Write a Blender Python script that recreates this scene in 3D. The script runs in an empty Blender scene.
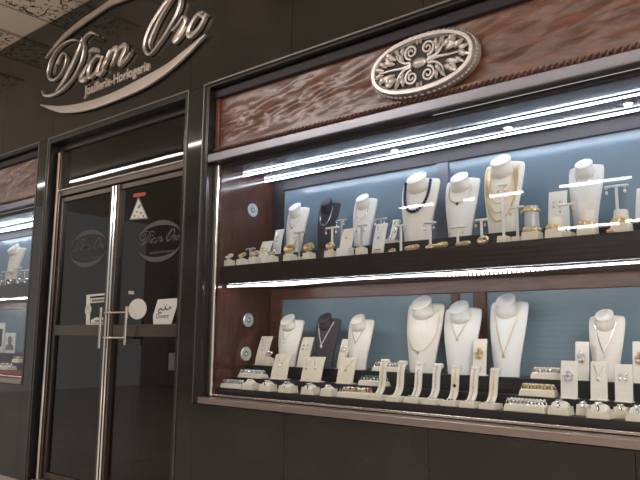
import bpy, math, random
from mathutils import Vector, Matrix, noise
random.seed(7)
S = bpy.context.scene
COL = S.collection
PI = math.pi

# ---------------------------------------------------------------- camera
F = 680.0
Rr = ((0.76708546, -0.08325684, -0.63611965),
      (0.64143869, 0.11757696, 0.75811085),
      (0.0116751, -0.98956756, 0.14359573))
R = Matrix(Rr)
CAM = Vector((0, -2.8107, 1.15))
cd = bpy.data.cameras.new('camera')
cd.sensor_width = 36; cd.lens = F / 640 * 36; cd.clip_start = 0.05; cd.clip_end = 100
cam = bpy.data.objects.new('camera', cd); COL.objects.link(cam)
m3 = Matrix((R.col[0], -R.col[1], -R.col[2])).transposed()
cam.matrix_world = Matrix.Translation(CAM) @ m3.to_4x4()
S.camera = cam
S.view_settings.view_transform = 'Standard'; S.view_settings.look = 'None'
S.view_settings.gamma = 1; S.view_settings.use_curve_mapping = False
S.view_settings.exposure = 0.0

def ray(x, y): return R @ Vector((x - 320, y - 240, F))
def at(x, y, Y):
    r = ray(x, y); return CAM + r * ((Y - CAM.y) / r.y)
def proj(p):
    q = R.transposed() @ (Vector(p) - CAM); return (320 + F * q.x / q.z, 240 + F * q.y / q.z)
def colX(x, Y, Z):
    X = -1.5
    for _ in range(12):
        a = proj((X, Y, Z))[0]; b = proj((X + 0.001, Y, Z))[0]
        X += (x - a) / ((b - a) / 0.001)
    return X
def pxm(X, Y, Z):
    a = proj((X, Y, Z)); b = proj((X + .01, Y, Z)); c = proj((X, Y + .01, Z)); d = proj((X, Y, Z + .01))
    return (b[0] - a[0]) * 100, (c[0] - a[0]) * 100, (a[1] - d[1]) * 100

# ---------------------------------------------------------------- materials
def nodes(name):
    m = bpy.data.materials.new(name); m.use_nodes = True
    return m, m.node_tree.nodes, m.node_tree.links
def pbr(name, col, rough=0.5, metal=0.0, bump=0.0, bscale=40, var=0.0, spec=0.5, coat=0.0, stretch=None):
    m, n, l = nodes(name); b = n['Principled BSDF']
    b.inputs['Base Color'].default_value = (*col, 1); b.inputs['Roughness'].default_value = rough
    b.inputs['Metallic'].default_value = metal; b.inputs['Specular IOR Level'].default_value = spec
    b.inputs['Coat Weight'].default_value = coat
    if bump or var:
        tc = n.new('ShaderNodeTexCoord'); mp = n.new('ShaderNodeMapping'); l.new(tc.outputs['Object'], mp.inputs[0])
        if stretch: mp.inputs['Scale'].default_value = stretch
        t = n.new('ShaderNodeTexNoise'); t.inputs['Scale'].default_value = bscale; t.inputs['Detail'].default_value = 5
        l.new(mp.outputs[0], t.inputs['Vector'])
        if bump:
            bp = n.new('ShaderNodeBump'); bp.inputs['Strength'].default_value = bump; bp.inputs['Distance'].default_value = 0.01
            l.new(t.outputs['Fac'], bp.inputs['Height']); l.new(bp.outputs[0], b.inputs['Normal'])
        if var:
            r = n.new('ShaderNodeValToRGB'); r.color_ramp.elements[0].position = .3; r.color_ramp.elements[1].position = .7
            r.color_ramp.elements[0].color = (*[c * (1 - var) for c in col], 1)
            r.color_ramp.elements[1].color = (*[min(1, c * (1 + var)) for c in col], 1)
            l.new(t.outputs['Fac'], r.inputs[0]); l.new(r.outputs[0], b.inputs['Base Color'])
    return m
def emit(name, col, s):
    m, n, l = nodes(name); n.remove(n['Principled BSDF'])
    e = n.new('ShaderNodeEmission'); e.inputs[0].default_value = (*col, 1); e.inputs[1].default_value = s
    l.new(e.outputs[0], n['Material Output'].inputs[0]); return m
def glass(name, tint, f0=0.04, rough=0.0):
    m, n, l = nodes(name); n.remove(n['Principled BSDF'])
    lw = n.new('ShaderNodeLayerWeight'); lw.inputs[0].default_value = .5
    p = n.new('ShaderNodeMath'); p.operation = 'POWER'; l.new(lw.outputs['Facing'], p.inputs[0]); p.inputs[1].default_value = 5
    q = n.new('ShaderNodeMath'); q.operation = 'MULTIPLY_ADD'; l.new(p.outputs[0], q.inputs[0]); q.inputs[1].default_value = 1 - f0; q.inputs[2].default_value = f0
    t = n.new('ShaderNodeBsdfTransparent'); t.inputs[0].default_value = (*tint, 1)
    g = n.new('ShaderNodeBsdfGlossy'); g.inputs['Roughness'].default_value = rough
    x = n.new('ShaderNodeMixShader'); l.new(q.outputs[0], x.inputs[0]); l.new(t.outputs[0], x.inputs[1]); l.new(g.outputs[0], x.inputs[2])
    l.new(x.outputs[0], n['Material Output'].inputs[0]); return m

M = dict(
    granite=pbr('black_granite', (.0165, .0155, .015), .045, var=.35, bscale=3.0, spec=.62),
    seam=pbr('tile_joint', (.06, .055, .05), .8),
    trim=pbr('trim_metal', (.20, .19, .18), .38, 1.0),
    frame_dark=pbr('dark_bronze', (.016, .015, .016), .2, .0, spec=.6),
    alu=pbr('brushed_aluminium', (.26, .26, .30), .28, .9),
    sill=pbr('sill_metal', (.42, .36, .35), .28, .85),
    chrome=pbr('chrome', (.8, .78, .76), .1, 1.0),
    bronze=pbr('satin_bronze', (.135, .112, .10), .26, .85),
    letter=pbr('letter_metal', (.80, .73, .68), .3, .9),
    letterflat=pbr('letter_satin_metal', (.58, .51, .47), .42, .6),
    wood=pbr('polished_dark_wood', (.075, .026, .018), .16, var=.35, bscale=9, stretch=(6, 6, .6)),
    woodred=pbr('reddish_wood', (.13, .048, .030), .3, var=.35, bscale=8, stretch=(1, 6, 6)),
    cream=pbr('cream_leatherette', (.74, .68, .56), .6),
    ivory=pbr('ivory_leatherette', (.80, .77, .70), .55),
    white=pbr('white_leatherette', (.78, .79, .78), .5),
    navy=pbr('navy_velvet', (.008, .012, .030), .6),
    charcoal=pbr('charcoal_velvet', (.040, .033, .042), .65),
    black=pbr('black_display_cloth', (.009, .009, .014), .5),
    shelf=pbr('dark_shelf', (.012, .007, .008), .22),
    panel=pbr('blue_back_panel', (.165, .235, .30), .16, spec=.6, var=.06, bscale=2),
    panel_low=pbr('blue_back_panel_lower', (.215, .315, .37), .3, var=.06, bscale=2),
    cabtop=pbr('cabinet_top', (.022, .024, .058), .2, spec=.35), framedk=pbr('dark_back_frame', (.020, .015, .024), .5), greypost=pbr('grey_back_post', (.16, .17, .21), .3),
    gold=pbr('gold', (.84, .66, .39), .28, .8), silver=pbr('silver', (.85, .86, .88), .18, .9),
    pearl=pbr('pearl', (.85, .8, .72), .2), blue=pbr('blue_beads', (.012, .02, .11), .2),
    dark=pbr('dark_beads', (.012, .018, .02), .2), stone=pbr('clear_stone', (.85, .9, .95), .05, .4),
    redstone=pbr('red_stone', (.35, .04, .03), .1), greenstone=pbr('green_stone', (.02, .12, .07), .1),
    bluestone=pbr('pale_blue_stone', (.18, .33, .5), .1), pink=pbr('rose_gold', (.78, .58, .48), .3, .7),
    acrylic=pbr('frosted_acrylic', (.45, .50, .53), .2),
    sticker=pbr('white_sticker', (.62, .61, .59), .6), ink=pbr('black_ink', (.02, .02, .02), .6),
    redink=pbr('red_ink', (.40, .07, .05), .6), etch=pbr('etched_glass', (.080, .080, .078), .8),
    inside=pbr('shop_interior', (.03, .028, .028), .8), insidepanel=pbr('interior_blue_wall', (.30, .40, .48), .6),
    floor=pbr('mall_floor', (.58, .50, .42), .25, var=.1, bscale=2),
    white_paint=pbr('ceiling_paint', (.80, .72, .63), .8), graypaint=pbr('ceiling_groove', (.32, .29, .26), .8),
    red=pbr('red_cloth', (.28, .03, .02), .6),
    led=emit('led_white', (.80, .89, 1.0), 50), led_low=emit('led_neutral', (.95, .96, 1.0), 52),
    ledbody=pbr('led_channel', (.5, .52, .55), .3, .6),
    tube=emit('lamp_tube', (1, .97, .93), 26), lampline=emit('lamp_line', (1, .95, .9), 24),
    spot=emit('spot_lens', (1, 1, 1), 6), mallspot=emit('mall_spot', (1, .9, .78), 200),
    glass=glass('display_glass', (.955, .965, .97), .03), doorglass=glass('tinted_door_glass', (.30, .30, .31), .075),
    discbezel=pbr('disc_bezel', (.62, .66, .68), .35, .4),
    lens=pbr('disc_light_lens', (.30, .34, .35), .08, .6), stickergrey=pbr('grey_ink', (.15, .15, .15), .6),
)

def floral():
    m, n, l = nodes('floral_ceiling'); b = n['Principled BSDF']; b.inputs['Roughness'].default_value = .8
    tc = n.new('ShaderNodeTexCoord'); nz = n.new('ShaderNodeTexNoise'); nz.inputs['Scale'].default_value = 9; nz.inputs['Detail'].default_value = 1
    l.new(tc.outputs['Object'], nz.inputs['Vector'])
    mx = n.new('ShaderNodeMix'); mx.data_type = 'VECTOR'; mx.inputs[0].default_value = .12
    l.new(tc.outputs['Object'], mx.inputs[4]); l.new(nz.outputs['Color'], mx.inputs[5])
    v = n.new('ShaderNodeTexVoronoi'); v.feature = 'DISTANCE_TO_EDGE'; v.inputs['Scale'].default_value = 17
    l.new(mx.outputs[1], v.inputs['Vector'])
    n2 = n.new('ShaderNodeTexNoise'); n2.inputs['Scale'].default_value = 14; l.new(tc.outputs['Object'], n2.inputs['Vector'])
    r = n.new('ShaderNodeMath'); r.operation = 'LESS_THAN'; r.inputs[1].default_value = .085; l.new(v.outputs['Distance'], r.inputs[0])
    r2 = n.new('ShaderNodeMath'); r2.operation = 'GREATER_THAN'; r2.inputs[1].default_value = .5; l.new(n2.outputs['Fac'], r2.inputs[0])
    a = n.new('ShaderNodeMath'); a.operation = 'MULTIPLY'; l.new(r.outputs[0], a.inputs[0]); l.new(r2.outputs[0], a.inputs[1])
    c = n.new('ShaderNodeMix'); c.data_type = 'RGBA'; l.new(a.outputs[0], c.inputs[0])
    c.inputs[6].default_value = (.78, .70, .61, 1); c.inputs[7].default_value = (.06, .045, .04, 1)
    l.new(c.outputs[2], b.inputs['Base Color']); return m
M['floral'] = floral()

def carved():
    m, n, l = nodes('carved_wood'); b = n['Principled BSDF']; b.inputs['Roughness'].default_value = .30; b.inputs['Coat Weight'].default_value = .6; b.inputs['Coat Roughness'].default_value = .22; b.inputs['Coat IOR'].default_value = 1.7
    tc = n.new('ShaderNodeTexCoord'); mp = n.new('ShaderNodeMapping'); mp.inputs['Scale'].default_value = (3, 3, 13); mp.inputs['Rotation'].default_value = (0, .25, 0)
    l.new(tc.outputs['Object'], mp.inputs[0])
    t = n.new('ShaderNodeTexNoise'); t.inputs['Scale'].default_value = 2.2; t.inputs['Detail'].default_value = 7; t.inputs['Roughness'].default_value = .62; t.inputs['Distortion'].default_value = .8
    l.new(mp.outputs[0], t.inputs['Vector'])
    r = n.new('ShaderNodeValToRGB'); e = r.color_ramp.elements
    e[0].position = .3; e[0].color = (.055, .022, .016, 1); e[1].position = .72; e[1].color = (.23, .095, .060, 1)
    l.new(t.outputs['Fac'], r.inputs[0]); l.new(r.outputs[0], b.inputs['Base Color'])
    bp = n.new('ShaderNodeBump'); bp.inputs['Strength'].default_value = .55; bp.inputs['Distance'].default_value = .008
    l.new(t.outputs['Fac'], bp.inputs['Height']); l.new(bp.outputs[0], b.inputs['Normal']); return m
M['carved'] = carved()

# ---------------------------------------------------------------- mesh building
class MB:
    def __init__(s): s.v = []; s.f = []; s.mi = []; s.m = 0
    def quad(s, *i): s.f.append(tuple(i)); s.mi.append(s.m)
    def box(s, x0, x1, y0, y1, z0, z1, tx=0, ty=0):
        b = len(s.v)
        for z, k in ((z0, 0), (z1, 1)):
            s.v += [(x0 + tx * k, y0 + ty * k, z), (x1 - tx * k, y0 + ty * k, z), (x1 - tx * k, y1 - ty * k, z), (x0 + tx * k, y1 - ty * k, z)]
        for q in ((0, 3, 2, 1), (4, 5, 6, 7), (0, 1, 5, 4), (1, 2, 6, 5), (2, 3, 7, 6), (3, 0, 4, 7)): s.quad(*[b + i for i in q])
        return s
    def loft(s, rings, cap=True, closed=True):
        b = len(s.v); n = len(rings[0])
        for r in rings: s.v += [tuple(p) for p in r]
        for k in range(len(rings) - 1):
            for i in range(n if closed else n - 1):
                j = (i + 1) % n
                s.quad(b + k * n + i, b + k * n + j, b + (k + 1) * n + j, b + (k + 1) * n + i)
        if cap:
            s.quad(*[b + i for i in reversed(range(n))]); s.quad(*[b + (len(rings) - 1) * n + i for i in range(n)])
        return s
    def tube(s, pts, rad, n=6, closed=False, flat=1.0):
        pts = [Vector(p) for p in pts]; rings = []
        N = len(pts)
        for i, p in enumerate(pts):
            a = pts[(i - 1) % N] if (closed or i) else pts[0]
            c = pts[(i + 1) % N] if (closed or i < N - 1) else pts[-1]
            t = (c - a); t = t.normalized() if t.length > 1e-9 else Vector((0, 0, 1))
            up = Vector((0, 1, 0)) if abs(t.y) < .9 else Vector((1, 0, 0))
            u = t.cross(up).normalized(); w = u.cross(t)
            r = rad[i] if isinstance(rad, (list, tuple)) else rad
            rings.append([p + u * r * math.cos(2 * PI * k / n) + w * r * flat * math.sin(2 * PI * k / n) for k in range(n)])
        if closed: rings.append(rings[0])
        return s.loft(rings, cap=not closed)
    def lathe(s, prof, n=16, c=(0, 0, 0), sx=1, sy=1):
        return s.loft([[(c[0] + r * sx * math.cos(2 * PI * k / n), c[1] + r * sy * math.sin(2 * PI * k / n), c[2] + z) for k in range(n)] for r, z in prof])
    def ball(s, c, r, n=8, sz=1.0, sx=1.0, sy=1.0):
        return s.lathe([(max(r * math.sin(PI * k / 5), r * .02), -r * sz * math.cos(PI * k / 5)) for k in range(6)], n, c, sx, sy)
    def torus(s, c, R_, r, axis='z', N=20, n=6, sy=1.0, wob=0):
        pts = []; rr = []
        for k in range(N):
            a = 2 * PI * k / N; x, y = R_ * math.cos(a), R_ * sy * math.sin(a)
            p = (x, y, 0) if axis == 'z' else ((x, 0, y) if axis == 'y' else (0, x, y))
            pts.append((c[0] + p[0], c[1] + p[1], c[2] + p[2])); rr.append(r * (1 + (wob if k % 2 else -wob)))
        return s.tube(pts, rr, n, True)
    def ribbon(s, L, Rt, y0, y1, dome=0.0):
        rings = []
        for a, b in zip(L, Rt):
            mx, mz = (a[0] + b[0]) / 2, (a[1] + b[1]) / 2
            rings.append([(a[0], y1, a[1]), (a[0], y0, a[1]), (mx, y0 - dome, mz), (b[0], y0, b[1]), (b[0], y1, b[1])])
        return s.loft(rings)
    def stroke(s, pts, w, y0, y1, dome=0.0):
        P = smooth(pts, 6); n = len(P)
        W = w if callable(w) else (lambda t, w=w: w)
        L, Q = [], []
        for i, p in enumerate(P):
            a = P[max(i - 1, 0)]; c = P[min(i + 1, n - 1)]
            dx, dz = c[0] - a[0], c[1] - a[1]; d = math.hypot(dx, dz) or 1
            h = W(i / (n - 1)) / 2
            L.append((p[0] - dz / d * h, p[1] + dx / d * h)); Q.append((p[0] + dz / d * h, p[1] - dx / d * h))
        return s.ribbon(L, Q, y0, y1, dome)
    def mesh(s, name, mats, sm=True):
        me = bpy.data.meshes.new(name); me.from_pydata([tuple(v) for v in s.v], [], s.f)
        for m in (mats if isinstance(mats, (list, tuple)) else [mats]): me.materials.append(M[m] if isinstance(m, str) else m)
        me.polygons.foreach_set('material_index', s.mi); me.polygons.foreach_set('use_smooth', [bool(sm)] * len(s.f))
        if sm: me.set_sharp_from_angle(angle=math.radians(38))
        me.update(); return me
    def build(s, name, mats, parent=None, loc=(0, 0, 0), sm=True, bevel=0, rot=None):
        return link(name, s.mesh(name, mats, sm), parent, loc, bevel, rot)
def link(name, me, parent=None, loc=(0, 0, 0), bevel=0, rot=None):
    o = bpy.data.objects.new(name, me); COL.objects.link(o); o.location = loc
    if rot: o.rotation_euler = rot
    if parent: o.parent = parent
    if bevel:
        b = o.modifiers.new('bevel', 'BEVEL'); b.width = bevel; b.segments = 2; b.limit_method = 'ANGLE'
    return o
def smooth(P, k):
    out = []; n = len(P)
    for i in range(n - 1):
        p0, p1, p2, p3 = P[max(i - 1, 0)], P[i], P[i + 1], P[min(i + 2, n - 1)]
        for j in range(k):
            t = j / k
            out.append(tuple(.5 * (2 * b + (c - a) * t + (2 * a - 5 * b + 4 * c - d) * t * t + (3 * b - a - 3 * c + d) * t ** 3) for a, b, c, d in zip(p0, p1, p2, p3)))
    out.append(tuple(P[-1])); return out
def empty(name, loc=(0, 0, 0), rz=0):
    o = bpy.data.objects.new(name, None); COL.objects.link(o); o.location = loc; o.rotation_euler = (0, 0, rz); o.empty_display_size = .05; return o
def tag(o, label, cat, group=None, kind=None):
    o['label'] = label; o['category'] = cat
    if group: o['group'] = group
    if kind: o['kind'] = kind
    return o
def struct(o, label=None, cat=None):
    o['kind'] = 'structure'
    if label: o['label'] = label
    if cat: o['category'] = cat
    return o
def text_mesh(body, name, mat, w, h, extrude, offset=0.0, shear=0.0, parent=None, loc=(0, 0, 0), fit=True):
    """lettering standing in the XZ plane, left-bottom at loc, w x h metres"""
    c = bpy.data.curves.new('t', 'FONT'); c.body = body; c.extrude = .02; c.offset = offset; c.shear = shear; c.resolution_u = 3
    t = bpy.data.objects.new('t', c); COL.objects.link(t)
    bpy.context.view_layer.update()
    me = bpy.data.meshes.new_from_object(t.evaluated_get(bpy.context.evaluated_depsgraph_get()))
    bpy.data.objects.remove(t)
    xs = [v.co.x for v in me.vertices]; ys = [v.co.y for v in me.vertices]
    x0, x1, y0, y1 = min(xs), max(xs), min(ys), max(ys)
    for v in me.vertices:
        v.co = ((v.co.x - x0) / (x1 - x0) * w, -v.co.z / .02 * extrude / 2 - extrude / 2, (v.co.y - y0) / (y1 - y0) * h)
    me.materials.clear(); me.materials.append(M[mat]); me.name = name
    return link(name, me, parent, loc)

# ================================================================ THE SETTING
DX0, DX1, TOPZ, SILL = -5.387, -3.533, 2.80, .745       # door opening, top line, sill height
WX0, LWX1 = -3.37, -5.542
CEIL = 3.90
g = MB(); G = .0015
def tiles(xs, z0, z1):
    for a, b in zip(xs[:-1], xs[1:]): g.box(a + G, b - G, 0, .05, z0 + G, z1 - G)
seams = [-8.2, -7.135, -6.232, -5.328, -4.425, -3.52, -2.596, -1.693, -.79, .11, 1.01]
tiles(seams, TOPZ, CEIL)
g.box(LWX1, DX0, 0, .05, 0, TOPZ - G); g.box(DX1, WX0, 0, .05, 0, TOPZ - G)
tiles([WX0, -2.596, -1.693, -.79, .11, 1.01], 0, SILL)
tiles([-8.2, -7.135, -6.232, LWX1], 0, SILL)
struct(g.build('wall_front', 'granite', sm=False))
g = MB()
g.box(-8.2, 1.01, .05, .12, TOPZ, CEIL); g.box(LWX1, DX0, .05, .12, 0, TOPZ); g.box(DX1, WX0, .05, .12, 0, TOPZ)
g.box(WX0, 1.01, .05, .12, 0, SILL); g.box(-8.2, LWX1, .05, .12, 0, SILL)
struct(g.build('wall_backing', 'seam', sm=False))
# metal edge trims round the openings
def edge(n, x0, x1, z0, z1, sides='ltr'):
    t = MB(); w = .011
    if 'l' in sides: t.box(x0 - w / 2, x0 + w / 2, -.006, .02, z0, z1)
    if 'r' in sides: t.box(x1 - w / 2, x1 + w / 2, -.006, .02, z0, z1)
    if 't' in sides: t.box(x0 - w / 2, x1 + w / 2, -.006, .02, z1, z1 + w)
    if 'b' in sides: t.box(x0 - w / 2, x1 + w / 2, -.006, .02, z0 - w, z0)
    struct(t.build('trim_%d' % n, 'trim', sm=False))
edge(1, DX0, DX1, 0, TOPZ); edge(2, WX0, 1.0, SILL, TOPZ, 'lt'); edge(3, -8.1, LWX1, SILL, TOPZ, 'rt')
struct(MB().box(-14, 5, -9, 0.3, -.06, 0).build('floor', 'floor', sm=False))
struct(MB().box(-14, 5, -9, .12, CEIL + .012, CEIL + .08).build('ceiling', 'white_paint', sm=False))
# ceiling strips: floral bands alternating with plain bands
c = MB()
x = -11.3
while x < 4:
    c.m = 0; c.box(x, x + .53, -.55, -.0, CEIL, CEIL + .012)
    x += 1.05
# phase so that a floral strip runs from X=-5.51 to -4.98
off = -5.51 - (-11.3 + 1.05 * round((-5.51 + 11.3) / 1.05))
struct(c.build('ceiling_floral_strips', 'floral', loc=(off, 0, 0), sm=False))
c = MB(); x = -11.3
while x < 4:
    c.box(x - .02, x, -.55, 0, CEIL - .004, CEIL + .012); c.box(x + .53, x + .55, -.55, 0, CEIL - .004, CEIL + .012); x += 1.05
struct(c.build('trim_ceiling', 'graypaint', loc=(off, 0, 0), sm=False))
# opposite side of the arcade (seen mirrored in the glass and granite)
w = MB()
w.box(-14, 6, -7.2, -7.0, 0, CEIL)
z = 0
while z < 2.6:
    w.tube([(-13, -6.985, z + .04), (5, -6.985, z + .04)], .034, 6); z += .08
struct(w.build('wall_opposite', pbr('shutter', (.50, .44, .39), .5), sm=True))

# lamps of the arcade, plus added fill lights
def mirrored(px, py, Yg, Yl):
    p = at(px, py, Yg + (Yg - Yl)); return Vector((p.x, Yl, p.z))
lamp = MB()
a = mirrored(30, 191, 0, -3.2); b = mirrored(200, 148, 0, -3.2); zl = a.z
k = MB(); k.box(-13.5, 4, -3.225, -3.175, CEIL - .05, CEIL - .03)
L = k.build('ceiling_line_lamp', 'lampline', sm=False)
tag(L, 'long continuous white light line under the arcade ceiling', 'lamp')
hs = MB().box(-13.5, 4, -3.235, -3.165, CEIL - .03, CEIL + .012).build('housing', 'trim', L, sm=False)
def tube_lamp(x0, y0, x1, y1, lab):
    p = mirrored(x0, y0, .08, -6.2); q = mirrored(x1, y1, .08, -6.2)
    e = empty('tube_lamp', ((p.x + q.x) / 2, -6.2, (p.z + q.z) / 2)); h = abs(q.x - p.x) / 2
    MB().tube([(-h, 0, 0), (h, 0, 0)], .019, 8).build('tube', 'tube', e)
    MB().box(-h, h, -.8, -.03, -.03, .03).build('bracket', 'ledbody', e, sm=False)
    tag(e, lab, 'lamp', 'tube lamps on the shop front across the arcade')
for s_, l_ in (((400, 208, 433, 204), 'short white tube lamp opposite the big blue-beaded bust'),
               ((464, 200, 474, 199), 'very short white tube lamp mirrored beside the dark choker bust'),
               ((490, 196.5, 523, 192), 'white tube lamp mirrored across the gold-chain bust'),
               ((560, 187, 631, 177), 'long white tube lamp mirrored at pearl earring stand height'),
               ((559, 229, 619, 223), 'lower long white tube lamp mirrored over the bracelet cylinder bases'),
               ((626, 222, 665, 217), 'lower white tube lamp mirrored at the right edge of the shelf')):
    tube_lamp(*s_, l_)
def area(name, loc, rot, sx, sy, power, col):
    d = bpy.data.lights.new(name, 'AREA'); d.shape = 'RECTANGLE'; d.size = sx; d.size_y = sy; d.energy = power; d.color = col
    o = bpy.data.objects.new(name, d); COL.objects.link(o); o.location = loc; o.rotation_euler = rot; return o
area('arcade_fill_light', (-4.9, -2.95, 3.85), (0, 0, 0), 2.7, .4, 48, (1, .945, .89))  # added lamp without fixture, placed to put a sheen on the carved panel
area('arcade_fill_light', (4.2, -5.0, 3.85), (0, 0, 0), 3.5, 2, 600, (1, .945, .89))  # added lamp out of view, brightens the arcade
sp = bpy.data.lights.new('arcade_spot', 'SPOT'); sp.energy = 70; sp.spot_size = 1.0; sp.spot_blend = .8; sp.color = (1, .86, .7); sp.shadow_soft_size = .05
so = bpy.data.objects.new('arcade_spot', sp); COL.objects.link(so); so.location = (-2.2, -2.6, 3.8)
so.rotation_euler = (Vector((-4.3, 0, 3.1)) - so.location).to_track_quat('-Z', 'Y').to_euler()
W = bpy.data.worlds.new('world'); S.world = W; W.use_nodes = True
W.node_tree.nodes['Background'].inputs[0].default_value = (.36, .34, .32, 1); W.node_tree.nodes['Background'].inputs[1].default_value = 1.3

# ================================================================ SHOP SIGN
def pz(x, y, Y=-.03):
    p = at(x, y, Y); return (p.x, p.z)
SIGN = [  # (polyline in the sign plane, width profile)
    [(82, 38), (84, 48), (81, 62), (74, 76), (64, 88), (52, 95), (44, 95), (42, 91)],
    [(82, 40), (78, 51), (70, 68), (62, 83), (56, 91)],
    [(97, 35), (91, 32.5), (86, 36), (82, 42), (77, 52)],
    [(81, 43), (76, 40), (70, 40.5), (62, 45), (54, 54), (49, 66), (48, 76), (52, 80), (58, 77), (64, 68), (66.5, 58), (64, 53), (60, 57), (57, 64)],
    [(88, 64), (84, 71), (80.5, 78), (84, 80), (89, 75)],
    [(88.5, 51.5), (91, 49.5), (93.5, 49)],
    [(102, 57), (97, 56), (91, 63), (88, 73), (91, 77), (97, 70), (103, 57)],
    [(103, 56), (99, 66), (97, 73), (101, 73), (104, 69)],
    [(110, 50), (106, 60), (102, 69)],
    [(105, 63), (111, 52), (116, 48), (116, 53), (111, 66)],
    [(113, 60), (118, 50), (124, 45), (125, 49), (120, 60), (120, 64), (126, 59), (131, 52)],
    [(152, 52.5), (147.5, 54), (144, 48), (145.5, 38.5), (150, 27), (158, 13.5), (165, 3), (172, -4), (178, -6), (180.5, 0), (177, 13), (170, 26), (162, 39), (152, 52.5)],
    [(151, 50), (149.5, 43), (153, 33), (160, 18), (168, 5), (174, -4)],
    [(172, 31), (178, 24), (183, 16)],
    [(183, 17), (185.5, 20), (180, 31), (174, 41), (180, 36), (187, 26)],
    [(204, 12), (197, 15), (190, 26), (188, 34), (192, 35), (200, 26), (206, 14)],
    [(198, 14), (203, 17), (208, 14)],
]
WID = [.030, .046, .024, .022, .048, .045, .036, .042, .042, .042, .044, .040, .026, .026, .046, .040, .02]
sign = empty('shop_sign', (-4.5, 0, 3.2)); tag(sign, 'large metal script sign with two crescent swooshes on black wall above the door', 'sign')
sgn = empty  # noqa
def rel(pts): return [(a - (-4.5), b - 3.2) for a, b in pts]
groups = [('letter', [0, 1, 2, 3], 'capital letter D'), ('letter', [4, 5], 'letter i'), ('letter', [6, 7], 'letter a'), ('letter', [8, 9, 10], 'letter m'),
          ('letter', [11, 12], 'capital letter O'), ('letter', [13, 14], 'letter r'), ('letter', [15, 16], 'letter o')]
for nm, ids, lab in groups:
    m_ = MB()
    for i in ids:
        wd = WID[i]
        if i == 5:
            MB().stroke(rel([pz(*p) for p in SIGN[i]]), .034, -.026, -.001, .004).build('letter_dot', 'letter', sign); continue
        m_.stroke(rel([pz(*p) for p in SIGN[i]]), (lambda t, wd=wd: wd * (.38 + .62 * math.sin(PI * min(max(t, 0), 1)) ** .8)), -.034, -.009, .007)
    lo_ = m_.build(nm, 'letter', sign)
    pts_ = [p for i in ids for p in (SIGN[i][1], SIGN[i][-2])][:2]
    for p in pts_:
        X_, Z_ = rel([pz(*p)])[0]; MB().box(X_ - .006, X_ + .006, -.012, .0, Z_ - .006, Z_ + .006).build('mounting_pin', 'trim', lo_, sm=False)
def crescent(up, lo, y0, y1, tf):
    U = smooth([tf(p) for p in up], 6); Q = smooth([tf(p) for p in lo], 6); return MB().ribbon(U, Q, y0, y1, .003)
TOPU = [(45, 58), (50.5, 50.5), (63, 35), (81, 20), (95, 10.5), (108, 1.5), (125, -9), (150, -14)]
TOPL = [(45.5, 58.5), (54, 48.5), (68, 35.5), (86, 22), (99, 13), (111, 5.5), (130, -2), (150, -13)]
BOTU = [(41, 104.5), (60, 106), (82, 103), (110, 94), (143, 77.5), (167, 64), (185, 50), (205, 34)]
BOTL = [(41, 105.5), (60, 112.5), (84, 111), (112, 102), (144, 88), (168, 72), (187, 55), (205.5, 35)]
crescent(TOPU, TOPL, -.034, -.016, lambda p: (pz(*p)[0] + 4.5, pz(*p)[1] - 3.2)).build('swoosh', 'letterflat', sign)
crescent(BOTU, BOTL, -.034, -.016, lambda p: (pz(*p)[0] + 4.5, pz(*p)[1] - 3.2)).build('swoosh', 'letterflat', sign)
t0 = pz(84, 97.5, -.01); t1 = pz(149.5, 73.5, -.01)
text_mesh('Joaillerie-Horlogerie', 'lettering', 'letterflat', t1[0] - t0[0], .105, .012, offset=.03, parent=sign, loc=(t0[0] + 4.5, 0, (t0[1] + t1[1]) / 2 - 3.2 - .005))

# ================================================================ DOOR
YD = .10
door = empty('door_1', (0, YD, 0)); struct(door)
fr = MB()
fr.box(DX0, DX0 + .035, -.1, .06, 0, TOPZ); fr.box(DX1 - .035, DX1, -.1, .06, 0, TOPZ)
fr.box(DX0 + .035, DX1 - .035, -.1, .06, TOPZ - .04, TOPZ)
fr.build('frame', 'frame_dark', door, sm=False)
po = MB(); po.box(DX0 + .065, DX0 + .115, -.035, .02, 0, TOPZ - .10)
po.build('post', 'bronze', door, bevel=.006)
MB().tube([(DX0 + .088, -.043, .0), (DX0 + .088, -.043, TOPZ - .12)], .011, 8).build('post_trim', 'chrome', door)
tr = MB(); tr.box(DX0 + .115, DX1 - .036, -.03, .02, 2.30, 2.355); tr.build('transom_bar', 'bronze', door, bevel=.006)
MB().tube([(DX0 + .1, -.034, 2.352), (DX1 - .036, -.034, 2.352)], .009, 10).build('transom_trim', 'chrome', door)
MB().box(DX0 + .04, DX1 - .036, -.02, .02, 2.70, 2.76).build('head_rail', 'frame_dark', door, bevel=.004)
MB().box(DX0 + .115, DX1 - .036, -.004, .004, 2.36, 2.70).build('transom_glass', 'glass', door, sm=False)
MB().box(DX0 + .1, DX1 - .036, -.099, .05, 0, .03).build('threshold', 'sill', door)
XC = -4.452
HLX = at(100.5, 325, YD - .075).x; HRX = at(126, 325, YD - .075).x
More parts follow.
